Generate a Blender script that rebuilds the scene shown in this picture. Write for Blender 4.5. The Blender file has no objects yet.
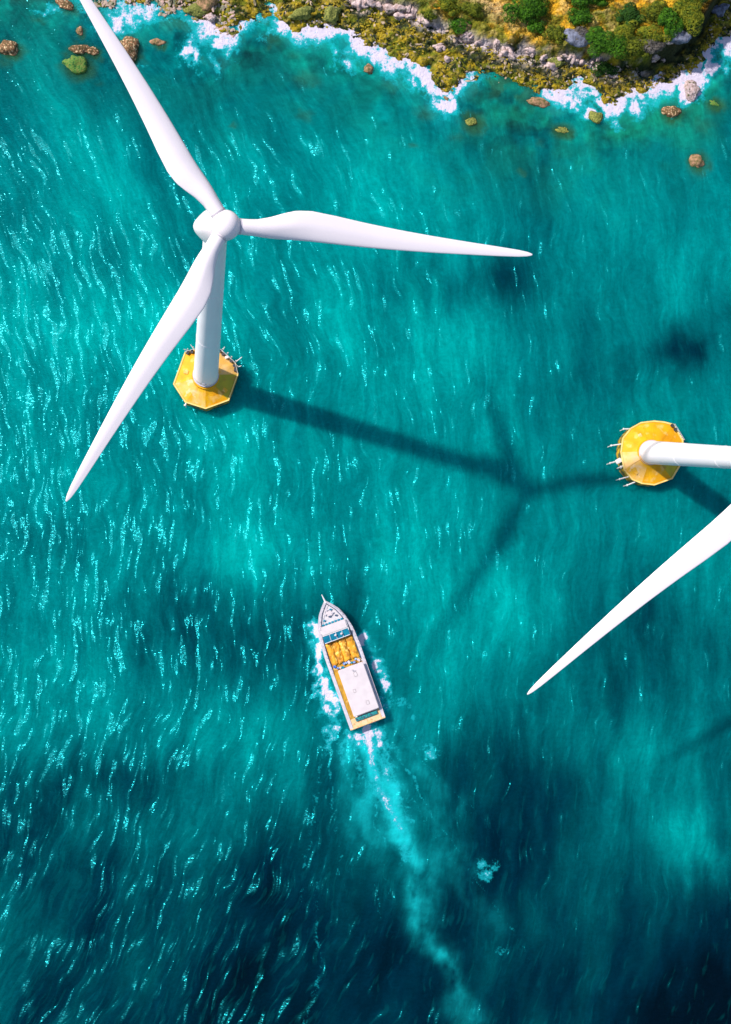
import bpy, bmesh, math, random
import numpy as np
from mathutils import Vector, Matrix
random.seed(7)
scn = bpy.context.scene
COL = scn.collection

# ------------------------------------------------------------------ camera
CAMH, FPX, NAD = 280.0, 1036.0, (250.0, 600.0)
PW, PH = 731, 1024
cx0, cy0 = PW/2, PH/2
_d = np.array([(NAD[0]-cx0)/FPX, -(NAD[1]-cy0)/FPX, -1.0]); _d /= np.linalg.norm(_d)
_z = -_d
_y = np.array([0, 1.0, 0]); _y -= (_y @ _z)*_z; _y /= np.linalg.norm(_y)
_x = np.cross(_y, _z)
MW = np.array([_x, _y, _z])            # rows: world axes in camera coordinates  (world = MW @ cam)
CAMO = np.array([0, 0, CAMH])
def at(px, py, z=0.0):
    d = MW @ np.array([(px-cx0)/FPX, -(py-cy0)/FPX, -1.0])
    return CAMO + d*(z-CAMH)/d[2]
cam_d = bpy.data.cameras.new('camera'); cam = bpy.data.objects.new('camera', cam_d); COL.objects.link(cam)
cam_d.sensor_fit = 'VERTICAL'; cam_d.sensor_height = 24.0; cam_d.lens = 24.0*FPX/PH
cam_d.clip_start = 1.0; cam_d.clip_end = 9000
m4 = Matrix.Identity(4)
for i in range(3):
    for j in range(3): m4[i][j] = MW[i][j]
m4[2][3] = CAMH
cam.matrix_world = m4
scn.camera = cam

# ------------------------------------------------------------------ sky, sun, exposure
SUNV = np.array([0.8898, -0.4274, -1.0])     # the way the light travels
w = bpy.data.worlds.new('World'); scn.world = w; w.use_nodes = True
nt = w.node_tree; sky = nt.nodes.new('ShaderNodeTexSky'); sky.sky_type = 'NISHITA'; sky.sun_disc = False
sky.sun_elevation = math.radians(45.4); sky.sun_rotation = math.atan2(-SUNV[0], -SUNV[1])
nt.links.new(sky.outputs[0], nt.nodes['Background'].inputs[0]); nt.nodes['Background'].inputs[1].default_value = 0.12
sd = bpy.data.lights.new('sun', 'SUN'); sun = bpy.data.objects.new('sun', sd); COL.objects.link(sun)
sd.energy = 4.4; sd.angle = math.radians(1.8); sd.color = (1.0, 0.94, 0.90)
sun.rotation_euler = Vector(SUNV).to_track_quat('-Z', 'Y').to_euler()
sun.location = (-150, 70, 200)
vs = scn.view_settings; vs.view_transform = 'Standard'; vs.look = 'None'; vs.gamma = 1; vs.exposure = 0.32
scn.render.engine = 'CYCLES'
scn.render.resolution_x = PW; scn.render.resolution_y = PH

# ------------------------------------------------------------------ helpers
def lin(r, g, b):
    f = lambda c: (c/255/12.92) if c/255 <= 0.04045 else ((c/255+0.055)/1.055)**2.4
    return (f(r), f(g), f(b), 1)
def mat(name, base=(.8, .8, .8, 1), rough=.5, var=0.0, vscale=1.0, second=None, metal=0, bump=0.0, bscale=4.0, spec=.5, thr=None, stain=None, sscale=.5):
    m = bpy.data.materials.new(name); m.use_nodes = True; n = m.node_tree.nodes; l = m.node_tree.links
    p = n['Principled BSDF']; p.inputs['Roughness'].default_value = rough; p.inputs['Metallic'].default_value = metal
    p.inputs['Specular IOR Level'].default_value = spec
    tc = n.new('ShaderNodeTexCoord')
    nz = n.new('ShaderNodeTexNoise'); nz.inputs['Scale'].default_value = vscale; nz.inputs['Detail'].default_value = 6
    l.new(tc.outputs['Object'], nz.inputs['Vector'])
    rp = n.new('ShaderNodeValToRGB'); l.new(nz.outputs['Fac'], rp.inputs[0])
    c2 = second if second else tuple(c*(1-var) for c in base[:3])+(1,)
    lo, hi = thr if thr else (.35, .65)
    rp.color_ramp.elements[0].position = lo; rp.color_ramp.elements[1].position = hi
    rp.color_ramp.elements[0].color = c2; rp.color_ramp.elements[1].color = base
    out = rp.outputs[0]
    if stain:
        n2 = n.new('ShaderNodeTexNoise'); n2.inputs['Scale'].default_value = sscale; n2.inputs['Detail'].default_value = 8
        l.new(tc.outputs['Object'], n2.inputs['Vector'])
        r2 = n.new('ShaderNodeMapRange'); r2.inputs['From Min'].default_value = .54; r2.inputs['From Max'].default_value = .66
        l.new(n2.outputs['Fac'], r2.inputs['Value'])
        mx = n.new('ShaderNodeMix'); mx.data_type = 'RGBA'; l.new(r2.outputs[0], mx.inputs['Factor'])
        l.new(out, mx.inputs[6]); mx.inputs[7].default_value = stain; out = mx.outputs[2]
    l.new(out, p.inputs['Base Color'])
    if bump:
        bz = n.new('ShaderNodeTexNoise'); bz.inputs['Scale'].default_value = bscale; bz.inputs['Detail'].default_value = 5
        l.new(tc.outputs['Object'], bz.inputs['Vector'])
        bp = n.new('ShaderNodeBump'); bp.inputs['Strength'].default_value = 1; bp.inputs['Distance'].default_value = bump
        l.new(bz.outputs['Fac'], bp.inputs['Height']); l.new(bp.outputs[0], p.inputs['Normal'])
    return m
def attr_mat(name, attr, rough=.9, var=.5, vscale=2.5, bump=.3, bscale=2.0):
    m = bpy.data.materials.new(name); m.use_nodes = True; n = m.node_tree.nodes; l = m.node_tree.links
    p = n['Principled BSDF']; p.inputs['Roughness'].default_value = rough; p.inputs['Specular IOR Level'].default_value = .2
    a = n.new('ShaderNodeAttribute'); a.attribute_name = attr
    tc = n.new('ShaderNodeTexCoord'); nz = n.new('ShaderNodeTexNoise'); nz.inputs['Scale'].default_value = vscale; nz.inputs['Detail'].default_value = 6
    l.new(tc.outputs['Object'], nz.inputs['Vector'])
    mr = n.new('ShaderNodeMapRange'); mr.inputs['From Min'].default_value = .3; mr.inputs['From Max'].default_value = .7
    mr.inputs['To Min'].default_value = 1-var; mr.inputs['To Max'].default_value = 1+var
    l.new(nz.outputs['Fac'], mr.inputs['Value'])
    mx = n.new('ShaderNodeVectorMath'); mx.operation = 'SCALE'
    l.new(a.outputs['Color'], mx.inputs[0]); l.new(mr.outputs[0], mx.inputs['Scale']); l.new(mx.outputs[0], p.inputs['Base Color'])
    if bump:
        bz = n.new('ShaderNodeTexNoise'); bz.inputs['Scale'].default_value = bscale; bz.inputs['Detail'].default_value = 6
        l.new(tc.outputs['Object'], bz.inputs['Vector'])
        bp = n.new('ShaderNodeBump'); bp.inputs['Distance'].default_value = bump
        l.new(bz.outputs['Fac'], bp.inputs['Height']); l.new(bp.outputs[0], p.inputs['Normal'])
    return m
def obj(name, bm, m, parent=None, smooth=False):
    me = bpy.data.meshes.new(name); bmesh.ops.recalc_face_normals(bm, faces=bm.faces); bm.to_mesh(me); bm.free()
    for mm in (m if isinstance(m, list) else [m]): me.materials.append(mm)
    if smooth:
        for p in me.polygons: p.use_smooth = True
    o = bpy.data.objects.new(name, me); COL.objects.link(o)
    if parent: o.parent = parent
    return o
def tag(o, label, cat, group=None, kind=None):
    if label: o['label'] = label
    if cat: o['category'] = cat
    if group: o['group'] = group
    if kind: o['kind'] = kind
    return o
def empty(name, loc, rz=0, label=None, cat=None, group=None):
    o = bpy.data.objects.new(name, None); COL.objects.link(o); o.location = loc; o.rotation_euler = (0, 0, rz)
    return tag(o, label, cat, group)
def box(bm, c, s, rz=0, bev=0):
    r = bmesh.ops.create_cube(bm, size=1, matrix=Matrix.Translation(c) @ Matrix.Rotation(rz, 4, 'Z') @ Matrix.Diagonal((*s, 1)))
    if bev:
        es = list({e for v in r['verts'] for e in v.link_edges})
        bmesh.ops.bevel(bm, geom=es, offset=bev, segments=2, affect='EDGES')
def loft(bm, rings, cap=True, closed=True):
    vs_ = [[bm.verts.new(p) for p in r] for r in rings]
    k = len(rings[0])
    for a, b in zip(vs_, vs_[1:]):
        for i in range(k if closed else k-1):
            j = (i+1) % k; bm.faces.new((a[i], a[j], b[j], b[i]))
    if cap:
        bm.faces.new(vs_[0][::-1]); bm.faces.new(vs_[-1])
    return vs_
def tube(bm, p0, p1, r0, r1=None, seg=10):
    r1 = r0 if r1 is None else r1
    p0, p1 = Vector(p0), Vector(p1); a = (p1-p0).normalized()
    e = a.orthogonal().normalized(); g = a.cross(e)
    loft(bm, [[p+(e*math.cos(t)+g*math.sin(t))*r for t in [2*math.pi*i/seg for i in range(seg)]] for p, r in ((p0, r0), (p1, r1))])
# lattice value noise in numpy
def _h(ix, iy, s):
    n = (ix.astype(np.int64)*374761393 + iy.astype(np.int64)*668265263 + s*974634777) & 0x7fffffff
    n = ((n ^ (n >> 13))*1274126177) & 0x7fffffff
    n = ((n ^ (n >> 16))*1103515245) & 0x7fffffff
    return (n & 0xffffff)/float(0xffffff)
def vnoise(x, y, s=0):
    ix, iy = np.floor(x), np.floor(y); fx, fy = x-ix, y-iy
    fx = fx*fx*fx*(fx*(fx*6-15)+10); fy = fy*fy*fy*(fy*(fy*6-15)+10)
    a, b = _h(ix, iy, s), _h(ix+1, iy, s); c, d = _h(ix, iy+1, s), _h(ix+1, iy+1, s)
    return (a*(1-fx)+b*fx)*(1-fy)+(c*(1-fx)+d*fx)*fy
def fbm(x, y, o=4, s=0):
    t = 0; a = .5; n = 0
    for k in range(o):
        t = t+a*vnoise(x*2**k+k*17.3, y*2**k+k*5.1, s+k); n += a; a *= .5
    return t/n
def sstep(a, b, x):
    t = np.clip((x-a)/(b-a), 0, 1); return t*t*(3-2*t)
def grid_mesh(name, X, Y, Z, attrs, m, uvw=None):
    ny, nx = X.shape; co = np.stack([X, Y, Z], -1).reshape(-1, 3).astype(np.float32)
    idx = np.arange(nx*ny).reshape(ny, nx)
    q = np.stack([idx[:-1, :-1], idx[:-1, 1:], idx[1:, 1:], idx[1:, :-1]], -1).reshape(-1, 4)
    me = bpy.data.meshes.new(name); me.vertices.add(len(co)); me.vertices.foreach_set('co', co.ravel())
    me.loops.add(q.size); me.loops.foreach_set('vertex_index', q.ravel().astype(np.int32))
    me.polygons.add(len(q)); me.polygons.foreach_set('loop_start', np.arange(0, q.size, 4, dtype=np.int32))
    me.polygons.foreach_set('loop_total', np.full(len(q), 4, np.int32)); me.update(); me.validate()
    me.polygons.foreach_set('use_smooth', np.ones(len(q), bool))
    for k, (ty, v) in attrs.items():
        a = me.attributes.new(k, ty, 'POINT')
        a.data.foreach_set({'FLOAT': 'value', 'FLOAT_COLOR': 'color', 'FLOAT_VECTOR': 'vector'}[ty], v.astype(np.float32).ravel())
    me.materials.append(m); o = bpy.data.objects.new(name, me); COL.objects.link(o); return o
def axis(lo, hi, step, far):
    c = np.arange(lo, hi+step/2, step); out = [c]; st = step; p = hi; r = []
    while p < far: st *= 1.5; p += st; r.append(p)
    st = step; p = lo; l = []
    while p > -far: st *= 1.5; p -= st; l.append(p)
    return np.concatenate([l[::-1], c, r])
def px_of(X, Y, Z=0.0):
    qx, qy, qz = X-CAMO[0], Y-CAMO[1], Z-CAMO[2]
    a = [MW[0][k]*qx+MW[1][k]*qy+MW[2][k]*qz for k in range(3)]
    dd = np.minimum(a[2], -1.0)
    return cx0+FPX*a[0]/-dd, cy0-FPX*a[1]/-dd
def line_w(pts, z=0.0): return np.array([at(x, y, z)[:2] for x, y in pts])
def seg_dist(X, Y, P):
    best = np.full(X.shape, 1e9); tt = np.zeros(X.shape); L = 0
    for a, b in zip(P[:-1], P[1:]):
        d = b-a; l2 = d@d; t = np.clip(((X-a[0])*d[0]+(Y-a[1])*d[1])/l2, 0, 1)
        q = np.hypot(X-a[0]-t*d[0], Y-a[1]-t*d[1]); k = q < best
        best = np.where(k, q, best); tt = np.where(k, L+t*math.sqrt(l2), tt); L += math.sqrt(l2)
    return best, tt/L

# ------------------------------------------------------------------ shoreline plan (metres on the ground)
S1 = line_w([(-120, -40), (-20, -22), (60, -14), (100, 4), (150, 9), (178, 14), (200, 22), (228, 33), (250, 20), (275, 12), (296, 30), (318, 30), (338, 25), (355, 38), (378, 51), (400, 57),
             (422, 66), (440, 90), (455, 93), (462, 79), (480, 77), (500, 81), (520, 85), (540, 93), (556, 96), (566, 89), (582, 82), (596, 90), (606, 103), (617, 103),
             (632, 92), (646, 90), (662, 81), (688, 76), (699, 68), (706, 54), (716, 43), (735, 36), (800, 20), (900, 0)])
S2 = line_w([(-120, -140), (100, -110), (240, -50), (300, -25), (345, -4), (370, 6), (400, 14), (430, 24), (460, 38), (490, 50), (520, 55), (550, 62), (590, 66), (612, 72), (640, 70), (668, 58),
             (688, 44), (703, 26), (712, 6), (722, -20), (760, -60), (900, -120)])
def shore(P, X): return np.interp(X, P[:, 0], P[:, 1])

# ------------------------------------------------------------------ water
def water_mat():
    m = bpy.data.materials.new('sea_water'); m.use_nodes = True; N = m.node_tree.nodes; L = m.node_tree.links
    p = N['Principled BSDF']
    def A(n):
        a = N.new('ShaderNodeAttribute'); a.attribute_name = n; return a
    def math_(op, a, b=None, c=None, clamp=False):
        q = N.new('ShaderNodeMath'); q.operation = op; q.use_clamp = clamp
        for i, v in enumerate((a, b, c)):
            if v is None: continue
            if isinstance(v, (int, float)): q.inputs[i].default_value = v
            else: L.new(v, q.inputs[i])
        return q.outputs[0]
    def noise(vec, scale, sc3=(1, 1, 1), det=3, out='Fac', rough=.5, off=(0, 0, 0)):
        mp = N.new('ShaderNodeMapping'); mp.inputs['Scale'].default_value = sc3; mp.inputs['Location'].default_value = off; L.new(vec, mp.inputs['Vector'])
        z = N.new('ShaderNodeTexNoise'); z.inputs['Scale'].default_value = scale; z.inputs['Detail'].default_value = det
        z.inputs['Roughness'].default_value = rough; L.new(mp.outputs[0], z.inputs['Vector']); return z.outputs[out]
    def mrange(v, a, b, c=0., d=1., sm=True):
        r = N.new('ShaderNodeMapRange'); r.interpolation_type = 'SMOOTHSTEP' if sm else 'LINEAR'
        L.new(v, r.inputs['Value'])
        for k, x in (('From Min', a), ('From Max', b), ('To Min', c), ('To Max', d)):
            if isinstance(x, (int, float)): r.inputs[k].default_value = x
            else: L.new(x, r.inputs[k])
        return r.outputs[0]
    flow = A('flow').outputs['Vector']; foam = A('foam').outputs['Fac']; gl = A('glint').outputs['Fac']; sea = A('seacol').outputs['Color']
    # wave trains: long crests along the flow, and groups of steep wavelets facing the sun
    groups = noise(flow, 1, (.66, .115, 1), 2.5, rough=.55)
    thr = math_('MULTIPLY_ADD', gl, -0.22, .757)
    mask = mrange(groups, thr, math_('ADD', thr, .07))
    big = noise(flow, 1, (.05, .03, 1), 2, off=(9, 4, 0))
    mask = math_('MULTIPLY', mask, mrange(big, .34, .46))
    rip = noise(flow, 1, (1.15, 2.3, 1), 2, 'Color', .55)
    rip2 = noise(flow, 1, (.55, .16, 1), 3, 'Color', .6, (3, 8, 0))
    fine = noise(flow, 1, (2.6, 3.8, 1), 1, 'Fac', .5, (1, 2, 5))
    sep = N.new('ShaderNodeSeparateColor'); L.new(rip, sep.inputs[0]); sep2 = N.new('ShaderNodeSeparateColor'); L.new(rip2, sep2.inputs[0])
    def slope(ch, toward):
        base = math_('ADD', math_('MULTIPLY', math_('SUBTRACT', sep2.outputs[ch], .5), .55), math_('MULTIPLY', math_('SUBTRACT', sep.outputs[ch], .5), math_('MULTIPLY_ADD', mask, .6, 1.0)))
        return math_('ADD', base, math_('MULTIPLY', mask, toward))
    cb = N.new('ShaderNodeCombineXYZ'); L.new(slope(0, -.40), cb.inputs[0]); L.new(slope(1, .16), cb.inputs[1]); cb.inputs[2].default_value = 1
    nv = N.new('ShaderNodeVectorMath'); nv.operation = 'NORMALIZE'; L.new(cb.outputs[0], nv.inputs[0])
    # colour of the body of water, varied by streaky and ripple-scale brightness noise
    streak = noise(flow, 1, (.30, .035, 1), 5, rough=.6, off=(5, 1, 0))
    st2 = noise(flow, 1, (1.2, .30, 1), 4, rough=.6, off=(2, 6, 0))
    k = math_('MULTIPLY', mrange(streak, .3, .7, .80, 1.19, False), mrange(st2, .3, .7, .88, 1.12, False))
    wv = noise(flow, 1, (.55, .20, 1), 3, rough=.55, off=(7, 7, 0)); k = math_('MULTIPLY', k, mrange(wv, .56, .72, 1.0, 1.22))
    ch = noise(flow, 1, (.9, .9, 1), 4, rough=.65, off=(1, 9, 0)); k = math_('MULTIPLY', k, mrange(ch, .3, .7, .88, 1.12, False))
    sc = N.new('ShaderNodeVectorMath'); sc.operation = 'SCALE'; L.new(sea, sc.inputs[0]); L.new(k, sc.inputs['Scale'])
    # glints strengthened in the base colour: paler flecks painted along the wavelet groups
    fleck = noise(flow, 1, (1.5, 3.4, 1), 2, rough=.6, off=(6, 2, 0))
    glint_paint = math_('MULTIPLY', mrange(groups, math_('ADD', thr, .01), math_('ADD', thr, .07)), mrange(fleck, .46, .62))
    glint_paint = math_('MULTIPLY', glint_paint, mrange(big, .34, .46))
    cm = N.new('ShaderNodeMix'); cm.data_type = 'RGBA'; L.new(math_('MULTIPLY', glint_paint, .38), cm.inputs['Factor']); L.new(sc.outputs[0], cm.inputs[6]); cm.inputs[7].default_value = (.03, .50, .52, 1)
    glint_veil = N.new('ShaderNodeMix'); glint_veil.data_type = 'RGBA'; L.new(math_('MULTIPLY', mrange(groups, math_('SUBTRACT', thr, .09), thr), .03), glint_veil.inputs['Factor']); L.new(cm.outputs[2], glint_veil.inputs[6]); glint_veil.inputs[7].default_value = (.0, .50, .48, 1)  # faint turquoise glow round the glint groups, also painted into the colour
    # foam: lacy cells
    geo = N.new('ShaderNodeNewGeometry')
    f1 = noise(geo.outputs['Position'], .55, (1, 1, 1), 9, rough=.68)
    f2 = noise(geo.outputs['Position'], 1.5, (1, 1, 1), 6, rough=.7, off=(4, 4, 0))
    fn = math_('ADD', math_('MULTIPLY', f1, .55), math_('MULTIPLY', f2, .45))
    fth = math_('MULTIPLY_ADD', foam, -.52, .80)
    fm = mrange(fn, fth, math_('ADD', fth, .11))
    halo = mrange(fn, math_('SUBTRACT', fth, .16), fth)
    mx0 = N.new('ShaderNodeMix'); mx0.data_type = 'RGBA'; L.new(math_('MULTIPLY', math_('MULTIPLY', halo, mrange(foam, .03, .3)), .55), mx0.inputs['Factor']); L.new(glint_veil.outputs[2], mx0.inputs[6]); mx0.inputs[7].default_value = (.01, .42, .46, 1)
    mx = N.new('ShaderNodeMix'); mx.data_type = 'RGBA'; fmk = math_('MULTIPLY', fm, mrange(foam, .02, .2))
    L.new(fmk, mx.inputs['Factor']); L.new(mx0.outputs[2], mx.inputs[6])
    fr = N.new('ShaderNodeValToRGB'); fr.color_ramp.elements[0].color = (.05, .42, .50, 1); fr.color_ramp.elements[1].color = (.66, .585, .69, 1)
    fr.color_ramp.elements[0].position = .34; fr.color_ramp.elements[1].position = .66
    f3 = noise(geo.outputs['Position'], .42, (1, 1, 1), 8, rough=.72, off=(8, 3, 0))
    L.new(math_('ADD', math_('MULTIPLY', f3, .45), math_('MULTIPLY', mrange(fn, fth, math_('ADD', fth, .22)), .55), None), fr.inputs[0])
    L.new(fr.outputs[0], mx.inputs[7])
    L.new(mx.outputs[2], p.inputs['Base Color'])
    nmix = N.new('ShaderNodeMix'); nmix.data_type = 'VECTOR'; L.new(fmk, nmix.inputs['Factor']); L.new(nv.outputs[0], nmix.inputs[4])
    bp = N.new('ShaderNodeBump'); bp.inputs['Distance'].default_value = .8; L.new(fn, bp.inputs['Height']); L.new(bp.outputs[0], nmix.inputs[5])
    L.new(nmix.outputs[1], p.inputs['Normal'])
    L.new(mrange(fmk, 0, 1, .15, .8), p.inputs['Roughness'])
    p.inputs['IOR'].default_value = 1.33
    p.inputs['Specular Tint'].default_value = (.02, .85, 1, 1)
    L.new(mrange(math_('MAXIMUM', fmk, math_('MULTIPLY', glint_paint, .5)), 0, .6, 1, 0), p.inputs['Subsurface Weight'])
    p.inputs['Subsurface Radius'].default_value = (1, 1, 1); p.inputs['Subsurface Scale'].default_value = 4.0
    p.subsurface_method = 'BURLEY'
    return m
ROCK_FEET = [(10, 49, 2.7, 1.9), (76, 64, 3.3, 2.6), (80, 49, 2.6, 1.4), (93, 51, 1.5, 1.1), (80, 31, 1, 1.2), (127, 51, 3, 3.6), (65, 5, 2.4, 1.4), (158, 42, 1.9, .9), (697, 161, 2.6, 2.4), (671, 112, 2.8, 2.2), (714, 103, 2.4, 1.6), (562, 130, 2.6, 1.5), (471, 121, 2.8, 2.2)]
BLOBS = [ # px, py, rx, ry, amount (lighter and darker patches of the water colour)
 (190, 622, 100, 34, -.24), (262, 655, 60, 45, -.17), (55, 540, 60, 28, -.18), (110, 785, 90, 30, -.22), (20, 840, 60, 60, -.20), (15, 185, 30, 60, -.16), (95, 240, 60, 40, -.10),
 (60, 690, 70, 40, .12), (210, 742, 80, 35, .20), (285, 545, 80, 30, .14), (330, 560, 60, 40, .06), (505, 284, 34, 26, -.16), (432, 272, 60, 22, -.20), (600, 372, 60, 40, -.16),
 (655, 640, 70, 40, -.16), (470, 690, 110, 50, .02), (530, 655, 60, 60, .10), (688, 838, 44, 34, .50), (620, 752, 60, 40, .22), (575, 800, 60, 40, -.10), (560, 905, 60, 50, .06),
 (300, 900, 90, 90, -.16), (480, 960, 60, 60, -.06), (710, 1010, 45, 35, -.15), (40, 990, 90, 50, -.05), (160, 930, 90, 50, .05), (420, 330, 70, 50, .12), (330, 400, 60, 40, -.05),
 (120, 330, 60, 40, .10), (40, 340, 40, 40, .10), (700, 290, 60, 40, -.03), (640, 230, 70, 30, .04), (700, 560, 60, 40, .04), (400, 480, 60, 30, -.05), (460, 560, 70, 30, -.05),
 (140, 420, 80, 30, -.08), (400, 660, 50, 60, -.02), (500, 800, 50, 50, -.14), (20, 445, 40, 30, .04), (330, 175, 100, 40, .10), (390, 200, 60, 60, .08)]
LEVELS = np.array([[0, 1, 8, 18], [.2, 0, 30, 44], [.4, 0, 60, 67], [.6, 0, 88, 91], [.8, 0, 114, 113], [1., 0, 143, 137], [1.2, 4, 172, 162]])
def build_water():
    xs = axis(-92, 152, .42, 3200); ys = axis(-142, 196, .42, 3200)
    X, Y = np.meshgrid(xs, ys); qx, qy = px_of(X, Y)
    far = (qx < -60) | (qx > 800) | (qy < -60) | (qy > 1090); qx = np.clip(qx, -150, 880); qy = np.clip(qy, -150, 1150)
    base = np.interp(qy, [-100, 60, 200, 420, 560, 700, 800, 900, 1024, 1100], [.66, .72, .84, .80, .78, .62, .50, .34, .24, .22])
    base = base + np.interp(qx, [0, 300, 500, 731], [.03, .02, -.03, -.10])*np.interp(qy, [0, 500, 800], [.6, 1, 1])
    ang = fbm(X*.03, Y*.02, 3, 5)-.5
    wx = qx+ang*60+(fbm(X*.12, Y*.08, 3, 9)-.5)*30; wy = qy+(fbm(X*.03+40, Y*.03, 3, 8)-.5)*80+(fbm(X*.25, Y*.02, 3, 14)-.5)*70
    for bx, by, rx, ry, a in BLOBS:
        base = base+a*np.exp(-(((wx-bx)/rx)**2+((wy-by)/ry)**2)*.8)
    wn = (fbm(X*.12, Y*.12, 4, 191)-.5)*26
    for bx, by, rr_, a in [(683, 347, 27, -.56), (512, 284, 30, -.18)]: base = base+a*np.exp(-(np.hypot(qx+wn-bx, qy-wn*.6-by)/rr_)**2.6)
    lean = -0.00052*(qy-540)**2*np.interp(qx, [0, 250, 450, 731], [1, .9, .45, .35])
    U = (qx-lean)/3.7; V = -qy/3.7
    U = U+(fbm(X*.045, Y*.045, 3, 21)-.5)*5+(fbm(X*.16, Y*.12, 2, 25)-.5)*2.4
    base = base+(fbm(U*.3, V*.05, 4, 33)-.5)*.20+(fbm(X*.05+U*.02, Y*.042, 4, 37)-.5)*.34+(fbm(U*.045, V*.018, 5, 3)-.5)*.44*np.interp(qx, [0, 300, 731], [1.2, 1, .8])
    # near the shore: reef seen through shallow water
    d1 = shore(S1, X+(fbm(X*.2, Y*.2, 3, 31)-.5)*6)-Y        # metres out from the shelf
    near = np.exp(-np.clip(d1, 0, 99)/9)
    shallow = sstep(30, 2, d1)*np.interp(qx, [0, 380, 560, 700], [.8, .8, 1, 1])
    reef = sstep(.47, .60, fbm(X*.16, Y*.18, 6, 41))*shallow
    base = base-.24*reef+.07*shallow+(fbm(X*.5, Y*.5, 4, 45)-.5)*.55*shallow
    base = base*np.where(far, 1, 1)
    rgb = np.stack([np.interp(base, LEVELS[:, 0], LEVELS[:, k]) for k in (1, 2, 3)], -1)/255
    rgb = np.where(rgb <= .04045, rgb/12.92, ((rgb+.055)/1.055)**2.4)
    base_g = sstep(44, 12, d1)*np.interp(qx, [0, 300, 500], [.7, .8, 1])
    greenish = (np.maximum(shallow, .55*base_g)*np.interp(fbm(X*.07, Y*.08, 4, 51), [.34, .56], [.25, 1])*np.interp(qx, [0, 380, 560], [.6, .7, 1]))[..., None]
    rgb = rgb*(1-greenish*np.array([0, .06, .50]))+greenish*np.array([.006, 0.014, 0])
    # brown-green rock just under the surface right by the shelf
    sub = (sstep(.44, .58, fbm(X*.3, Y*.3, 4, 61))*sstep(8, .5, d1))*.75
    rn = (fbm(X*.5, Y*.5, 4, 63)-.5)*2.6
    for (rx_, ry_, ra, rb) in ROCK_FEET:
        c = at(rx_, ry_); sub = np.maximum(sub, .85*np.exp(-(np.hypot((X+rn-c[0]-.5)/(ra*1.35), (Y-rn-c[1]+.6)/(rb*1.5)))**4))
    for _ in range(60):
        q = random.Random(_*7+1); ax_, ay_ = q.uniform(-10, 740), q.uniform(20, 190); r_ = q.uniform(.8, 2.4); c = at(ax_, ay_)
        if shore(S1, np.array([c[0]]))[0]-c[1] > 28: continue
        sub = np.maximum(sub, q.uniform(.15, .45)*np.exp(-(np.hypot((X+rn-c[0])/(r_*1.5), (Y-rn-c[1])/r_))**3))
    sub = sub[..., None]
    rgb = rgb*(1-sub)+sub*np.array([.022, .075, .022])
    col = np.concatenate([rgb*1.0, np.ones(rgb.shape[:2]+(1,))], -1)
    # foam -------------------------------------------------
    amp = np.interp(qx, [-80, 90, 150, 175, 200, 235, 262, 285, 310, 335, 360, 420, 445, 462, 478, 500, 535, 550, 600, 640, 690, 731, 900],
                        [.05, .45, .75, .45, .85, .9, .55, .8, .9, .95, .9, .95, 1.0, .9, .55, .15, .3, .95, 1, .95, 1., 1., .8])
    wid = np.interp(qx, [-80, 90, 150, 180, 215, 240, 262, 290, 330, 370, 420, 445, 465, 480, 520, 550, 590, 640, 690, 731, 900],
                        [2, 8, 6, 3, 8, 5, 3, 4.5, 5, 6, 7.5, 8, 5, 3, 2, 4.5, 6, 6, 6, 8, 6])
    fb = fbm(X*.16, Y*.16, 4, 71)
    # run-up fingers reach outwards in the lanes between rocks
    fingers = fbm(X*.22+3, Y*.05, 3, 75)
    foam = 1.05*amp*sstep(1.15, .05, d1/(wid*(.40+1.8*fingers)+.01))*np.clip(-.15+1.1*fb+1.3*fbm(X*.45, Y*.45, 4, 177), 0, 1.12)
    foam = np.where(d1 < -3, 0, foam)
    pwx = (fbm(X*.35, Y*.35, 4, 171)-.5)*5.5; pwy = (fbm(X*.35+50, Y*.35, 4, 173)-.5)*5.5; pn = fbm(X*.55, Y*.55, 4, 177)
    def patch(px, py, rx, ry, a, rot=0):
        c = at(px, py); dx, dy = X-c[0]+pwx, Y-c[1]+pwy; cr, sr = math.cos(rot), math.sin(rot)
        u_, v_ = (dx*cr+dy*sr)/rx, (-dx*sr+dy*cr)/ry
        return a*np.exp(-(u_*u_+v_*v_))*np.clip(.30+1.5*pn, 0, 1.25)
    P = [(445, 104, 5.2, 2.2, 1.25, -.15), (457, 78, 3.5, 3, .7, 0), (565, 100, 8, 3, 1.0, -.1), (590, 112, 4, 3.0, .9, -.4), (612, 122, 4, 1.6, .7, -.6), (688, 92, 4, 4.0, 1.25, .3), (712, 68, 6, 3, 1, .6), (636, 108, 3, 4, .85, 0),
         (192, 52, 3, 5, .95, .2), (180, 55, 2, 5, .35, 0), (222, 42, 4.5, 3, 1.05, 0), (290, 24, 7, 3.5, 1.05, .3), (262, 40, 3, 1.5, .4, 0), (216, 66, 1.6, 4.5, .6, .2), (234, 60, 3.6, 1.2, .35, -.6),
         (50, 8, 9, 1.6, .55, .1), (42, 10, 2, 1.2, .6, 0), (155, 42, 3, 3, .3, 0), (122, 22, 6.5, 4, .85, 0), (150, 12, 5, 2.5, .7, .3), (350, 62, 4, 5, .65, .4), (420, 80, 4, 4, .9, 0), (380, 64, 4, 3, .5, 0),
         (332, 52, 2, 4, .7, 0), (140, 66, 1.5, 1.5, .5, 0), (700, 12, 3, 2, .3, 0)]
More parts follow.
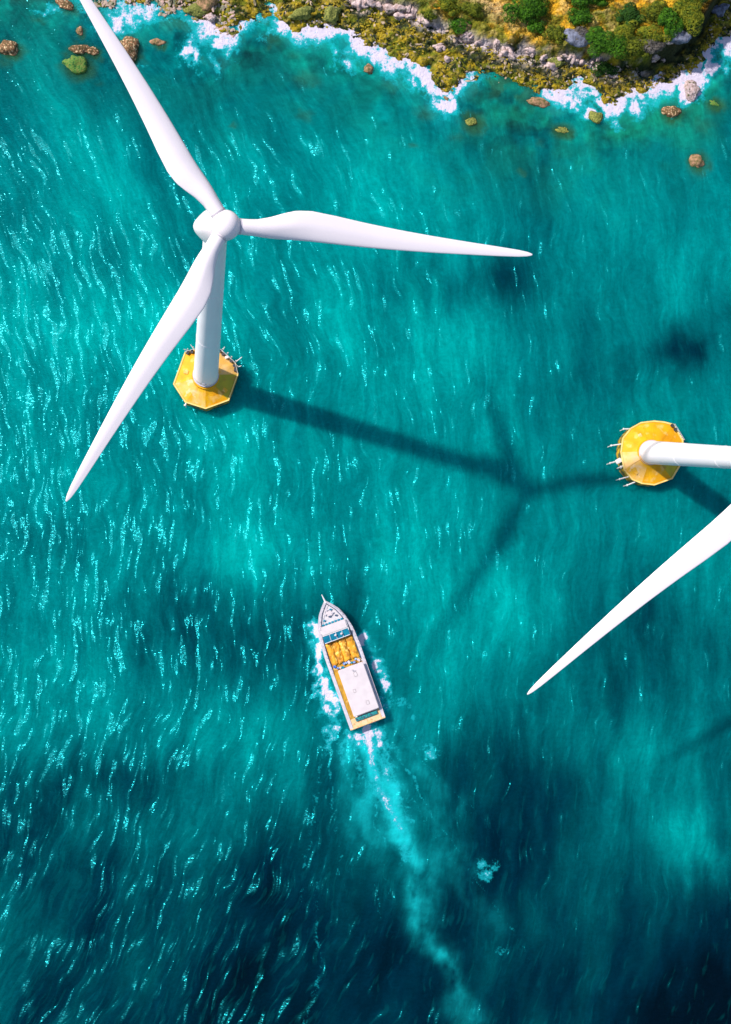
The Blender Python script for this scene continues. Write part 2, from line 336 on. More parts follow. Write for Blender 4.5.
    # round the ship and its wake
    P += [(315, 632, 2.8, 3.6, 1.2, .1), (320, 668, 2.2, 6, 1.1, .25), (324, 694, 3.0, 5, 1.0, .2), (317, 640, 2.6, 4.0, 1.15, .1), (384, 684, 2.0, 4.5, .8, .3), (362, 641, 3.1, 2.5, 1.2, .4), (378, 666, 2.9, 2.8, 1.05, 0), (371, 661, 2.0, 1.6, .8, 0), (322, 662, 1.8, 4.0, .8, .2), (325, 682, 2.6, 2.6, .95, 0), (330, 712, 3.0, 2.6, .85, 0), (334, 697, 1.6, 4.0, .7, .2),
          (330, 735, 2.0, 3.0, .62, 0), (319, 652, 2.2, 4.0, .95, 0), (327, 672, 1.8, 4, .85, .2), (336, 722, 2.2, 3, .7, 0), (352, 737, 2.5, 1.4, .7, 0), (322, 706, 2.2, 1.8, .65, 0), (382, 692, 1.6, 4.5, .55, .3), (385, 706, 2.0, 2.2, .5, 0), (412, 716, 2.0, 1.6, .55, 0), (366, 733, 3.0, 1.8, 1.0, .2), (380, 735, 3.0, 1.6, .8, 0), (362, 742, 2.4, 2.6, .65, 0),
          (429, 754, 3.0, 2.6, .60, 0), (486, 868, 3.4, 3.4, .62, .4), (458, 815, 3, 1.6, .35, .7), (505, 948, 2, 2.4, .35, 0), (512, 930, 1.4, 1, .4, 0), (400, 700, 4, 1.6, .4, -.6),
          (335, 870, 1.4, 3.0, .25, 0), (10, 53, 2.5, 1, .35, 0), (131, 58, 1.4, 1.6, .5, 0), (204, 412, 5, .8, .3, 0), (176, 365, .8, 4, .3, 0), (618, 440, .8, 4, .3, 0), (640, 488, 4, .8, .25, 0), (697, 166, 2, .8, .35, 0), (668, 117, 2.5, .8, .4, 0), (341, 855, 2, .8, .35, 0), (355, 866, 1.4, .7, .35, 0)]
    for a in P: foam = np.maximum(foam, patch(*a))
    def trail(pts, w0, w1, a0, a1, ns=.25):
        W_ = line_w(pts); d, t = seg_dist(X+(fbm(X*ns, Y*ns, 4, 91)-.5)*(3 if ns > .2 else 9), Y+(fbm(X*ns+70, Y*ns, 4, 95)-.5)*(0 if ns > .2 else 6), W_)
        wd = w0+(w1-w0)*t; aa = a0+(a1-a0)*t
        return aa*np.exp(-(d/wd)**2)
    nz = np.clip(.25+1.5*fbm(X*.3, Y*.22, 4, 81), 0, 1.2)
    for a in [([(366, 732), (369, 752), (376, 780), (388, 802), (401, 835), (408, 858)], 1.2, 2.8, 1.0, .38), ([(368, 732), (375, 765), (392, 810), (410, 865)], 4.0, 5.0, .52, .20), ([(378, 734), (388, 770), (402, 812)], 2.6, 4.0, .72, .34), ([(352, 738), (356, 765), (366, 800)], 2, 2.5, .5, .2), ([(384, 733), (391, 748), (389, 765), (381, 782)], .8, .8, .75, .5),
              ([(346, 735), (343, 760), (349, 785), (360, 815)], 1.5, 1, .5, .15), ([(388, 800), (400, 812), (412, 822)], 2, 1.0, .5, .35), ([(350, 742), (372, 800), (384, 850), (388, 905)], .45, .4, .48, .25), ([(388, 738), (425, 800), (470, 870), (545, 980)], .5, .4, .46, .22), ([(330, 740), (332, 800), (340, 870), (352, 950)], .5, .4, .42, .2), ([(400, 735), (450, 790), (520, 850)], .4, .35, .38, .18),
              ([(388, 745), (408, 790), (432, 832), (470, 880), (520, 950)], .4, .3, .36, .2), ([(322, 745), (318, 790), (312, 830), (305, 860), (301, 900)], 1.4, 1.2, .30, .25),
              ([(318, 880), (314, 930), (322, 965), (312, 1000), (305, 1024)], 1.2, 1.2, .26, .3), ([(366, 830), (376, 870), (380, 930), (392, 990)], .3, .4, .3, .2), ([(410, 700), (440, 770), (478, 860)], .3, .3, .3, .15)]:
        foam = np.maximum(foam, trail(*a)*nz)
    foam = foam*np.where(far, 0, 1)
    # milky aerated water of the wake (its own colour in the body of water)
    aer = np.zeros_like(X)
    for a in [([(368, 734), (372, 770), (388, 805), (404, 850), (420, 895), (430, 935), (450, 975), (470, 1020)], 2.2, 3.6, 1.0, .24), ([(375, 740), (385, 790), (402, 840), (425, 900)], 4, 4.5, .7, .2), ([(352, 742), (362, 790), (385, 850)], 3.5, 5, .55, .2), ([(390, 735), (425, 790), (450, 850), (490, 920)], 2.0, 4, .30, .10),
              ([(472, 800), (455, 825), (438, 855), (425, 880)], 2.0, 3.2, .15, .28), ([(345, 740), (350, 800), (365, 850)], 3, 3, .3, .1), ([(325, 640), (335, 690), (350, 735)], 4.5, 4, .3, .35), ([(362, 640), (385, 690), (410, 740)], 3, 4, .25, .2)]:
        aer = np.maximum(aer, trail(*a, .10)*np.clip(fbm(X*.24, Y*.16, 5, 85)*3.0-.45, 0, 1.5))
    aer = np.maximum(aer, .55*sstep(1.6, .3, d1/(wid*1.3))*amp*fb*1.4*(d1 > -3))
    aer = np.clip(aer, 0, 1)[..., None]
    col[..., :3] = col[..., :3]*(1-aer*.9)+aer*.9*np.array([.006, .44, .45])
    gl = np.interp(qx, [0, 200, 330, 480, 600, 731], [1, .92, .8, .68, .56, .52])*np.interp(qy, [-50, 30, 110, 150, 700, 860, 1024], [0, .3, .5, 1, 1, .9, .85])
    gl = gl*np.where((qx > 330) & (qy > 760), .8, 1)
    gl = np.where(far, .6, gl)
    Z = (fbm(U*.10, V*.03, 3, 11)-.5)*.35
    Z = Z*np.exp(-((X/400)**2+(Y/400)**2))
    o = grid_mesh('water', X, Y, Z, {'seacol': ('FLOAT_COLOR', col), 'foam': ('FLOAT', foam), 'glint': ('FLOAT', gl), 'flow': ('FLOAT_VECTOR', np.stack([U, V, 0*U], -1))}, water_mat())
    tag(o, 'turquoise sea with sun glints and white foam along the shore and behind the boat', 'sea', kind='structure')
build_water()

# ------------------------------------------------------------------ coast
def coast_height(X, Y):
    wob = (fbm(X*.22, Y*.22, 4, 101)-.5)*5
    d1 = Y-shore(S1, X+(fbm(X*.3, Y*.3, 2, 103)-.5)*3)+wob*.55
    d2 = Y-shore(S2, X)+wob*.7
    rock = fbm(X*.45, Y*.7, 5, 111)-.5
    rid = 1-np.abs(fbm(X*.25+Y*.1, Y*.55-X*.12, 4, 117)-.5)*5
    z = np.where(d1 < 0, -.25+d1*.28, -.25+np.minimum(d1*.25, .9))
    z = z+rock*np.interp(d1, [-12, -3, 2], [.8, 2.0, 2.6])+np.clip(rid, 0, 1)*.5*sstep(-1, 3, d1)
    lefty = np.interp(px_of(X, Y)[0], [100, 330], [1, 0])
    z = z-lefty*.25*sstep(0, 2, d1)
    up = sstep(-.3, 3.0, d2)*np.interp(px_of(X, Y)[0], [330, 480, 640, 690], [2.0, 3.0, 6.0, 10.5])+np.clip(d2-3, 0, 60)*.06
    z = z+up+sstep(0, 6, d2)*(fbm(X*.12, Y*.12, 3, 121)-.5)*2
    return z, d1, d2, rock, rid
def build_coast():
    xs = axis(-92, 156, .34, 2600); ys0 = np.arange(118, 200, .34); ys = list(ys0); st = .34; p = ys[-1]
    while p < 2600: st *= 1.4; p += st; ys.append(p)
    X, Y = np.meshgrid(xs, np.array(ys)); Z, d1, d2, rock, rid = coast_height(X, Y)
    far = np.clip((np.abs(X)-250)/300, 0, 1); Z = Z*(1-far)+far*np.where(Y > 200, 6, -3)
    def mixc(a, b, t): return a*(1-t[..., None])+np.array(b)*t[..., None]
    n1 = fbm(X*.35, Y*.5, 5, 131); n2 = fbm(X*.9, Y*1.3, 4, 137); n3 = fbm(X*.09, Y*.1, 4, 139)
    c = np.zeros(X.shape+(3,))+np.array([.12, .13, .006])            # wet olive weed
    c = mixc(c, [.30, .21, .008], sstep(.44, .58, n1))                # ochre weed
    c = mixc(c, [.014, .028, .005], sstep(.52, .64, fbm(X*.3+9, Y*.55, 5, 141)))   # dark weed in gullies
    c = mixc(c, [.33, .25, .05], sstep(.58, .70, n2)*.8)
    c = mixc(c, [.016, .026, .006], np.exp(-((d2+3.6)/1.7)**2)*sstep(.40, .52, fbm(X*.25, Y*.5, 4, 151))*.95)  # dark crevice along the foot of the bank painted into the colour
    # pale barnacled rock
    left = np.interp(px_of(X, Y)[0], [90, 170, 240], [1, .75, 0])
    c = mixc(c, [.34, .27, .22], sstep(.50, .62, fbm(X*.5+5, Y*.6, 5, 143))*left*.9)
    band = np.exp(-((d2+.6)/2.1)**2)*sstep(.40, .54, fbm(X*.28, Y*.6, 4, 147))
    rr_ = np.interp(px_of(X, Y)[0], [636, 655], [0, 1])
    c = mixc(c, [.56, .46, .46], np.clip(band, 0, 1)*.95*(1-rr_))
    c = mixc(c, [.028, .034, .012], rr_*sstep(-3.5, -1, d2))  # shadow below the steep bank at the right painted into the ground colour
    # bank: dry grass and soil
    g = np.zeros(c.shape)+np.array([.56, .30, .015]); g = mixc(g, [.085, .12, .008], sstep(.45, .55, fbm(X*.16, Y*.2, 4, 149))*.85); g = mixc(g, [.50, .36, .12], sstep(.54, .66, n1)*.6)
    g = mixc(g, [.09, .13, .012], sstep(.56, .66, n2)*.5)
    gx, gy = px_of(X, Y)
    g = mixc(g, [.52, .36, .16], np.exp(-(((gx-492)/38)**2+((gy-17-(gx-492)*.45)/9)**2))*.9)      # bare sandy track
    g = mixc(g, [.09, .13, .015], sstep(480, 440, gx)*sstep(.4, .5, n3)*.8)
    t = sstep(1.0, 3.5, d2+(n1-.5)*4); g = g*(1-.9*(rr_*sstep(6, 3, d2))[..., None]); c = c*(1-t[..., None])+g*t[..., None]  # bank edge at the right darkened in its colour to deepen the shade
    wet = sstep(.35, -.2, Z); c = c*(1-.35*wet[..., None])
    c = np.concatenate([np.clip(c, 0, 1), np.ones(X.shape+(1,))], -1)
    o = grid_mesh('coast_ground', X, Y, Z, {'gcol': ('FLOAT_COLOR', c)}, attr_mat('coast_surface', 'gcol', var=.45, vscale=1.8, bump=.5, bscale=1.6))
    tag(o, 'weedy rock shelf rising to a dry grassy bank', 'ground', kind='structure')
build_coast()
def gz(x, y): return float(coast_height(np.array([[x]]), np.array([[y]]))[0][0, 0])

def rock_bm(rx, ry, rz, seed, sub=3, rough=.35):
    bm = bmesh.new(); bmesh.ops.create_icosphere(bm, subdivisions=sub, radius=1)
    from mathutils import noise as mn
    mn.seed_set(seed+1)
    off = Vector((seed*3.1, seed*1.7, seed*.9))
    for v in bm.verts:
        n = v.co.normalized(); k = 1+rough*(mn.noise(n*1.3+off)*1.3+mn.noise(n*3.2+off)*.6+mn.noise(n*7+off)*.3)
        v.co = Vector((n.x*rx*k, n.y*ry*k, n.z*rz*k))
    return bm
M_brown = mat('brown_rock', lin(145, 98, 66), .9, second=lin(70, 66, 30), vscale=1.6, bump=.25, bscale=3, stain=lin(225, 195, 150), sscale=1.8)
M_weed = mat('weedy_rock', lin(60, 130, 40), .9, second=lin(110, 120, 50), vscale=1.4, bump=.3, bscale=3, stain=lin(25, 70, 30), sscale=1.4)
M_pale = mat('pale_rock', lin(225, 200, 198), .9, second=lin(150, 125, 115), vscale=1.1, bump=.25, bscale=3, stain=lin(90, 90, 60), sscale=.9)
M_tan = mat('tan_rock', lin(175, 132, 100), .9, second=lin(88, 84, 40), vscale=1.2, bump=.25, bscale=3)
M_olive = mat('olive_rock', lin(150, 150, 70), .9, second=lin(80, 90, 30), vscale=1.4, bump=.3, bscale=2.5, stain=lin(60, 70, 20), sscale=1.2)
M_grey = mat('grey_rock', lin(130, 135, 155), .9, second=lin(70, 72, 85), vscale=.9, bump=.3, bscale=2)
singles = [ # px, py, rx, ry, z, material, label
 (10, 49, 2.7, 1.9, .1, M_brown, 'small brown rock awash alone beside the left edge of the photo'),
 (76, 64, 3.3, 2.6, .0, M_weed, 'round green weed-covered rock in the water left of the upright blade'),
 (80, 49, 2.6, 1.4, .2, M_brown, 'oblong brown rock touching the round green weed-covered one'),
 (93, 51, 1.5, 1.1, .2, M_brown, 'small brown rock between the oblong rock and the turbine blade'),
 (80, 31, 1.0, 1.2, .1, M_tan, 'tiny pinkish rock standing alone above the green weed-covered rock'),
 (127, 51, 3.0, 3.6, .2, M_brown, 'speckled brown rock in the water touching the right edge of the turbine blade'),
 (65, 5, 2.4, 1.4, .2, M_brown, 'flat reddish rock in foam by the tip of the upright blade'),
 (158, 42, 1.9, .9, .2, M_tan, 'narrow pale pink rock alone in the cove below the reef'),
 (697, 161, 2.2, 2.0, .0, M_tan, 'dark and tan rock alone far out in the water on the right'),
 (671, 112, 2.6, 1.9, .0, M_brown, 'reddish rock just outside the foam at the right of the shore'),
 (714, 103, 2.0, 1.2, -.3, M_weed, 'green rock barely under the surface near the right edge'),
 (596, 117, 2.2, 1.6, .3, M_olive, 'olive rock in the tongue of foam right of the weed shelf point'),
 (562, 130, 2.1, 1.0, -.1, M_olive, 'yellowish rock just below the foam near the middle of the shore'),
 (471, 121, 1.8, 1.4, -.3, M_olive, 'dim olive rock under water below the bright oval of foam'),
 (445, 96, 2.0, 1.2, .6, M_tan, 'pinkish rock on the upper rim of the bright oval of foam'),
 (540, 103, 3.4, 1.3, .1, M_tan, 'long low tan rock leading into foam below the dark shelf edge'),
 (369, 69, 1.3, 1.5, .2, M_tan, 'small tan rock at the head of a dark patch inside the foam'),
 (208, 3, 3.0, 2.8, .9, M_tan, 'rounded pale yellow boulder high on the weedy reef at the top edge'),
 (197, 10, 3.0, 1.7, .6, M_olive, 'olive slab left of the rounded pale yellow boulder'),
 (331, 14, 2.4, 2.6, .9, M_olive, 'round olive boulder on the weed shelf right of the dark gully'),
 (302, 15, 3.4, 1.6, .7, M_olive, 'long olive slab on the weed shelf left of the round olive boulder'),
 (211, 17, 1.6, 1.4, .6, M_pale, 'small grey boulder just below the rounded pale yellow boulder'),
 (691, 90, 2.2, 2.8, .5, M_pale, 'large white foam-washed rock at the right end of the shore'),
 (556, 60, 2.6, 1.9, 1.6, M_olive, 'rounded khaki boulder in the gap of the pale rock line'),
 (461, 27, 2.8, 2.0, 2.2, M_tan, 'orange lichen boulder at the left foot of the sandy track'),
 (613, 72, 2.6, 1.2, 2.0, M_pale, 'cream boulder at the foot of the bank below the largest shrubs'),
 (670, 46, 3.6, 1.9, 3.4, M_grey, 'bluish grey outcrop beneath the shrubs at the edge of the deep shadow'),
 (722, 8, 2.6, 2.0, 1.5, M_grey, 'bluish grey boulder in the top right corner'),
 (575, 40, 4.0, 2.6, 4.6, M_grey, 'dark grey outcrop on the bank between green shrubs'),
]
for i, (px, py, rx, ry, z, m, lab) in enumerate(singles):
    c = at(px, py, max(z, 0))
    o = obj('rock', rock_bm(rx, ry, min(rx, ry)*(.75 if z > 0 else .6), i), m, smooth=True); o.location = (c[0], c[1], z-.15 if z < .6 else gz(c[0], c[1])+.2); o.rotation_euler[2] = random.uniform(-.3, .3)
    tag(o, lab, 'rock')
# pale rocks strung along the foot of the bank
base_rocks = [rock_bm(1, .7, .6, 50+i, 3, .45) for i in range(5)]
base_me = []
for b in base_rocks:
    me = bpy.data.meshes.new('rock'); b.to_mesh(me); b.free(); me.materials.append(M_pale); [setattr(p, 'use_smooth', True) for p in me.polygons]; base_me.append(me)
pale = []
def place_pale(px, py, s, lab):
    z0 = 1.8; c = at(px, py, z0); z = gz(c[0], c[1]); c = at(px, py, z)
    o = bpy.data.objects.new('rock', random.choice(base_me)); COL.objects.link(o); o.location = (c[0], c[1], gz(c[0], c[1])+.1)
    o.rotation_euler = (random.uniform(-.3, .3), random.uniform(-.3, .3), random.uniform(0, 6.3)); o.scale = (s*random.uniform(.8, 1.5), s*random.uniform(.8, 1.2), s*random.uniform(.8, 1.2))
    tag(o, 'pale rock in '+lab, 'rock', 'rocks in '+lab)
for (x0, y0, x1, y1, n, s, lab) in [(352, 0, 385, 8, 9, 1.9, 'the pale heap at the top edge left of the shrubs'), (385, 6, 432, 22, 12, 1.7, 'the long pale row between the top edge and the leftmost shrub'),
        (432, 42, 448, 58, 6, 1.1, 'the pale cluster out on the weed shelf above the bright foam oval'), (462, 36, 478, 42, 5, 1.5, 'the pale knot below the orange lichen boulder'),
        (495, 42, 510, 52, 7, 1.4, 'the pale cluster below the middle of the sandy track'), (530, 50, 552, 62, 8, 1.3, 'the pale cluster left of the rounded khaki boulder'),
        (565, 50, 600, 62, 9, 1.2, 'the pale row between the khaki boulder and the cream boulder'), (592, 62, 618, 74, 8, 1.3, 'the pale heap around the cream boulder below the shrubs'),
        (655, 52, 676, 44, 5, 1.2, 'the pale cluster beside the bluish grey outcrop by the deep shadow')]:
    for k in range(n):
        t = random.random(); place_pale(x0+(x1-x0)*t+random.gauss(0, 2), y0+(y1-y0)*t+random.gauss(0, 2.5), s*random.uniform(.5, 1.15), lab)
XD = at(640, 50)[0]
# loose cobbles and weed lumps over the shelf: uncountable
def rubble(name, n, m, lo, hi, s0, s1, seed, label, xr=(90, 735)):
    random.seed(seed); V = []; F = []
    ico = bmesh.new(); bmesh.ops.create_icosphere(ico, subdivisions=1, radius=1); iv = [v.co.copy() for v in ico.verts]; jf = [[v.index for v in f.verts] for f in ico.faces]; ico.free()
    xs = np.array([random.uniform(*[at(q, 40)[0] for q in xr]) for _ in range(n)])
    t = np.array([random.random() for _ in range(n)])
    a = shore(S1, xs); b = shore(S2, xs); ys = a+lo+(np.minimum(b, 182)-a+hi-lo)*t
    Z = coast_height(xs[None], ys[None])[0][0]
    for x, y, z in zip(xs, ys, Z):
        if z < -.35 or (x > XD and y > shore(S2, np.array([x]))[0]-3.5): continue
        s = random.uniform(s0, s1); q = Matrix.Rotation(random.uniform(0, 6.3), 3, 'Z') @ Matrix.Diagonal((s*random.uniform(1.0, 2.4), s*random.uniform(.6, 1), s*random.uniform(.2, .5))); o = len(V)
        for p in iv: V.append(tuple(Vector((x, y, z+.05))+q @ (p*random.uniform(.8, 1.15))))
        F += [[o+k for k in f] for f in jf]
    me = bpy.data.meshes.new(name); me.from_pydata(V, [], F); me.materials.append(m); o = bpy.data.objects.new(name, me); COL.objects.link(o); tag(o, label, name.replace('_', ' '), kind='stuff')
rubble('weed_lumps', 4200, mat('weed_lump', lin(160, 138, 16), .9, second=lin(20, 34, 8), vscale=.30, thr=(.46, .58)), 0, 0, .10, .38, 3, 'clumps of olive and brown seaweed covering the rock shelf')
rubble('cobbles', 700, mat('cobble', lin(190, 165, 140), .9, second=lin(90, 85, 60), vscale=.5), -1.5, 1, .18, .5, 4, 'small stones scattered over the rock shelf')
rubble('reef_stones', 1500, mat('reef_stone', lin(200, 165, 155), .9, second=lin(100, 110, 80), vscale=.5), -3, 2, .25, .65, 5, 'speckled stones of the reef at the upper left', (90, 235))

# ------------------------------------------------------------------ shrubs
def leaf_mat(name, a, b):
    return mat(name, a, .85, second=b, vscale=1.1, thr=(.38, .6), spec=.2)
LM = {'green': leaf_mat('green_leaves', (.06, .17, .005, 1), (.012, .055, .003, 1)), 'olive': leaf_mat('olive_leaves', (.16, .18, .010, 1), (.035, .06, .005, 1)),
      'dark': leaf_mat('dark_leaves', (.03, .09, .008, 1), (.012, .045, .006, 1)), 'grey': leaf_mat('grey_twigs', (.16, .14, .12, 1), (.06, .055, .05, 1)), 'lime': leaf_mat('yellow_green_leaves', (.21, .21, .010, 1), (.05, .09, .006, 1))}
M_wood = mat('bark', (.16, .11, .07, 1), .9, .4)
def shrub(px, py, rx, ry, h, kind, label, seed, grp='shrubs on the bank'):
    rnd = random.Random(seed); k = 3.78
    big = 1.35 if px > 595 and py > -5 else 1.18; rx, ry, h = rx/k*big, ry/k*big, h*big/1.15
    z = 3.5
    for _ in range(3): c = at(px, py, z+h*.6); z = gz(c[0], c[1])
    root = empty('shrub', (c[0], c[1], z), 0, label, 'shrub', grp)
    lumps = [(0, 0, h*.45, .58)]
    for i in range(12):
        a = rnd.uniform(0, 6.28); q = rnd.uniform(.3, .85); lumps.append((math.cos(a)*rx*q, math.sin(a)*ry*q, h*rnd.uniform(.2, .65), rnd.uniform(.18, .44)))
    V, F = [], []
    n = int(2600*max(.5, min(3, rx*ry/12)))
    for i in range(n):
        L_ = rnd.choice(lumps) if rnd.random() < .8 else lumps[0]
        th = rnd.uniform(0, 6.283); u = rnd.uniform(-.25, 1); s = math.sqrt(max(0, 1-u*u)); rr = rnd.uniform(.82, 1.06)
        p = Vector((L_[0]+math.cos(th)*s*rx*L_[3]*rr, L_[1]+math.sin(th)*s*ry*L_[3]*rr, max(.05, L_[2]+u*h*L_[3]*rr)))
        sz = rnd.uniform(.13, .30); nrm = Vector((math.cos(th)*s+rnd.uniform(-.7, .7), math.sin(th)*s+rnd.uniform(-.7, .7), u+.3+rnd.uniform(-.5, .5))).normalized()
        e = nrm.orthogonal().normalized(); e.rotate(Matrix.Rotation(rnd.uniform(0, 6.3), 3, nrm)); g = nrm.cross(e); o = len(V)
        V += [tuple(p-e*sz), tuple(p+g*sz*.55), tuple(p+e*sz), tuple(p-g*sz*.55)]; F.append((o, o+1, o+2, o+3))
    me = bpy.data.meshes.new('foliage'); me.from_pydata(V, [], F); me.materials.append(LM[kind]); fo = bpy.data.objects.new('foliage', me); COL.objects.link(fo); fo.parent = root
    bm = bmesh.new()
    for L_ in lumps[:7]: tube(bm, (0, 0, -.3), (L_[0], L_[1], L_[2]), .14, .04, 6)
    obj('stem', bm, M_wood, root)
    return root
SH = [(528, 4, 24, 17, 4.0, 'green', 'largest round dark green shrub at the top edge above the sandy track'), (537, 27, 10, 8, 2.0, 'green', 'small green shrub tucked below the largest round shrub'),
 (590, -3, 24, 10, 3.0, 'green', 'wide green shrub cut by the top edge of the photo'), (582, 17, 13, 11, 2.6, 'green', 'round bright green shrub alone on the ochre grass'),
 (556, 34, 13, 9, 2.2, 'olive', 'olive shrub just above the khaki boulder'), (605, 43, 17, 15, 3.4, 'green', 'green shrub left of the olive shrubs, above the cream boulder'),
 (626, 30, 13, 10, 3.0, 'lime', 'yellow-green shrub in the middle of the shrub clump'), (631, 14, 13, 10, 3.0, 'dark', 'dark green shrub at the upper left of the shrub clump'),
 (655, 12, 12, 11, 3.0, 'olive', 'olive shrub between the dark green shrub and the bright green upright one'), (672, 20, 10, 15, 3.2, 'green', 'upright bright green shrub near the top of the steep edge'),
 (692, 12, 14, 20, 3.8, 'lime', 'tall yellow-green shrub on the brink of the steep edge'), (652, 34, 15, 11, 3.2, 'lime', 'yellow-green shrub below the olive shrub and above the grey outcrop'),
 (634, 47, 17, 11, 3.0, 'olive', 'olive shrub on the lower edge of the shrub clump'), (460, 22, 12, 10, 2.4, 'green', 'green shrub beside the orange lichen boulder'), (448, 5, 13, 10, 2.4, 'lime', 'yellow-green shrub at the top edge left of the sandy track'),
 (645, 52, 12, 8, 2.2, 'grey', 'grey leafless shrub hanging over the pale rocks'), (583, 34, 11, 8, 2.4, 'grey', 'grey leafless shrub beside the dark grey outcrop'), (612, 60, 11, 7, 2.4, 'dark', 'dark green shrub overhanging the cream boulder'),
 (474, 8, 12, 8, 1.8, 'olive', 'low olive shrub along the left side of the sandy track'), (430, 14, 9, 6, 1.6, 'olive', 'low olive shrub behind the pale rocks left of the green one'), (700, -8, 15, 10, 3.4, 'dark', 'dark green shrub behind the tall yellow-green one at the top edge')]
for i, a in enumerate(SH): shrub(*a, seed=100+i)
def grass():
    random.seed(11); V, F = [], []
    for _ in range(26000):
        x = random.uniform(15, 125); y = random.uniform(150, 188)
        if y < shore(S2, np.array([x]))[0]+2.5: continue
        V.append((x, y))
    xy = np.array(V); Z = coast_height(xy[None, :, 0], xy[None, :, 1])[0][0]; W_ = []
    for (x, y), z in zip(xy, Z):
        for _ in range(2):
            a = random.uniform(0, 6.3); h = random.uniform(.25, .6); o = len(W_); dx, dy = math.cos(a)*.07, math.sin(a)*.07; tx, ty = random.uniform(-.25, .25), random.uniform(-.25, .25)
            W_ += [(x-dx, y-dy, z-.05), (x+dx, y+dy, z-.05), (x+tx, y+ty, z+h)]; F.append((o, o+1, o+2))
    me = bpy.data.meshes.new('grass'); me.from_pydata(W_, [], F); me.materials.append(mat('dry_grass', (.62, .34, .02, 1), .9, second=(.22, .24, .012, 1), vscale=.16, thr=(.42, .56)))
    o = bpy.data.objects.new('grass', me); COL.objects.link(o); tag(o, 'dry ochre grass covering the bank', 'grass', kind='stuff')
grass()

# ------------------------------------------------------------------ turbines
M_white = mat('white_gelcoat', (.88, .79, .80, 1), .45, second=(.84, .75, .77, 1), vscale=.10, thr=(.3, .7), spec=.4)
M_tower = mat('white_tower_paint', (.92, .85, .87, 1), .42, second=(.87, .80, .83, 1), vscale=.12, thr=(.3, .7), spec=.4)
M_joint = mat('joint_seal', (.55, .50, .54, 1), .6, .1)
def deck_mat(name, a, b, st):
    return mat(name, a, .65, second=b, vscale=.35, bump=.05, bscale=1.2, stain=st, sscale=.42, spec=.3)
YEL = [deck_mat('yellow_deck_paint', (.80, .40, .002, 1), (.74, .30, .001, 1), (.80, .46, .10, 1)), deck_mat('worn_peach_deck_paint', (.80, .50, .22, 1), (.78, .42, .08, 1), (.62, .42, .22, 1)),
       deck_mat('mixed_deck_paint', (.78, .40, .01, 1), (.82, .50, .18, 1), (.84, .58, .32, 1)), deck_mat('shade_tinted_deck_paint', (.55, .42, .03, 1), (.42, .36, .03, 1), (.5, .25, .04, 1))]  # last entry: shade of the right-hand facets mixed into the colour as olive
M_rim = mat('pale_rim_paint', (.86, .62, .20, 1), .6, second=(.84, .52, .12, 1), vscale=.6)
M_hullside = mat('platform_hull_paint', (.62, .34, .01, 1), .6, second=(.10, .10, .03, 1), vscale=.5, thr=(.45, .6))
M_rail = mat('galvanised_steel', (.72, .72, .74, 1), .4, .15, metal=.3)
M_dark = mat('dark_fitting', (.05, .045, .05, 1), .6, .4)
M_fend = mat('fender_tube_paint', (.80, .76, .72, 1), .5, second=(.6, .55, .5, 1), vscale=2)

def blade_bm(L_, flip=1):
    # root at origin, span along +X, trailing edge bulges to +Y, rotor axis +Z
    st = [(0, 2.9, 1.0, 0, 0), (.035, 2.9, 1.0, 0, 0), (.07, 3.1, .92, .1, 10), (.11, 4.0, .72, .45, 13), (.15, 5.1, .52, .95, 13), (.19, 5.8, .40, 1.3, 12), (.24, 6.0, .32, 1.4, 10), (.32, 5.6, .27, 1.2, 8),
          (.42, 4.9, .24, .85, 6), (.54, 4.1, .21, .5, 4), (.66, 3.35, .19, .25, 3), (.78, 2.6, .18, .1, 2), (.88, 2.0, .17, 0, 1), (.95, 1.45, .17, -.05, 0), (.985, .9, .17, -.08, 0), (1.0, .25, .3, -.1, 0)]
    rings = []
    # densify
    ks = np.array(st); ts = np.concatenate([np.linspace(0, .3, 22), np.linspace(.32, .95, 22), [.965, .98, .99, .997, 1.0]])
    k = 24
    for t in ts:
        c, th, off, tw = [np.interp(t, ks[:, 0], ks[:, j]) for j in (1, 2, 3, 4)]
        a = math.radians(tw*.8); r = []; bl = np.clip((t-.05)/.12, 0, 1); bl = bl*bl*(3-2*bl); c *= 1-.07*bl
        for i in range(k):
            q = 2*math.pi*i/k; y = -math.cos(q); z = math.sin(q)
            # airfoil-like: blunt leading edge (-y), sharp trailing (+y)
            zz = z*(1-bl*.55*max(0, y)-bl*.1)
            y_, z_ = y*c/2+off*c/6.0, zz*th*c/2
            r.append((t*L_, y_*math.cos(a)-z_*math.sin(a), y_*math.sin(a)+z_*math.cos(a)+ .9*t*t))
        rings.append(r)
    bm = bmesh.new(); loft(bm, rings); return bm

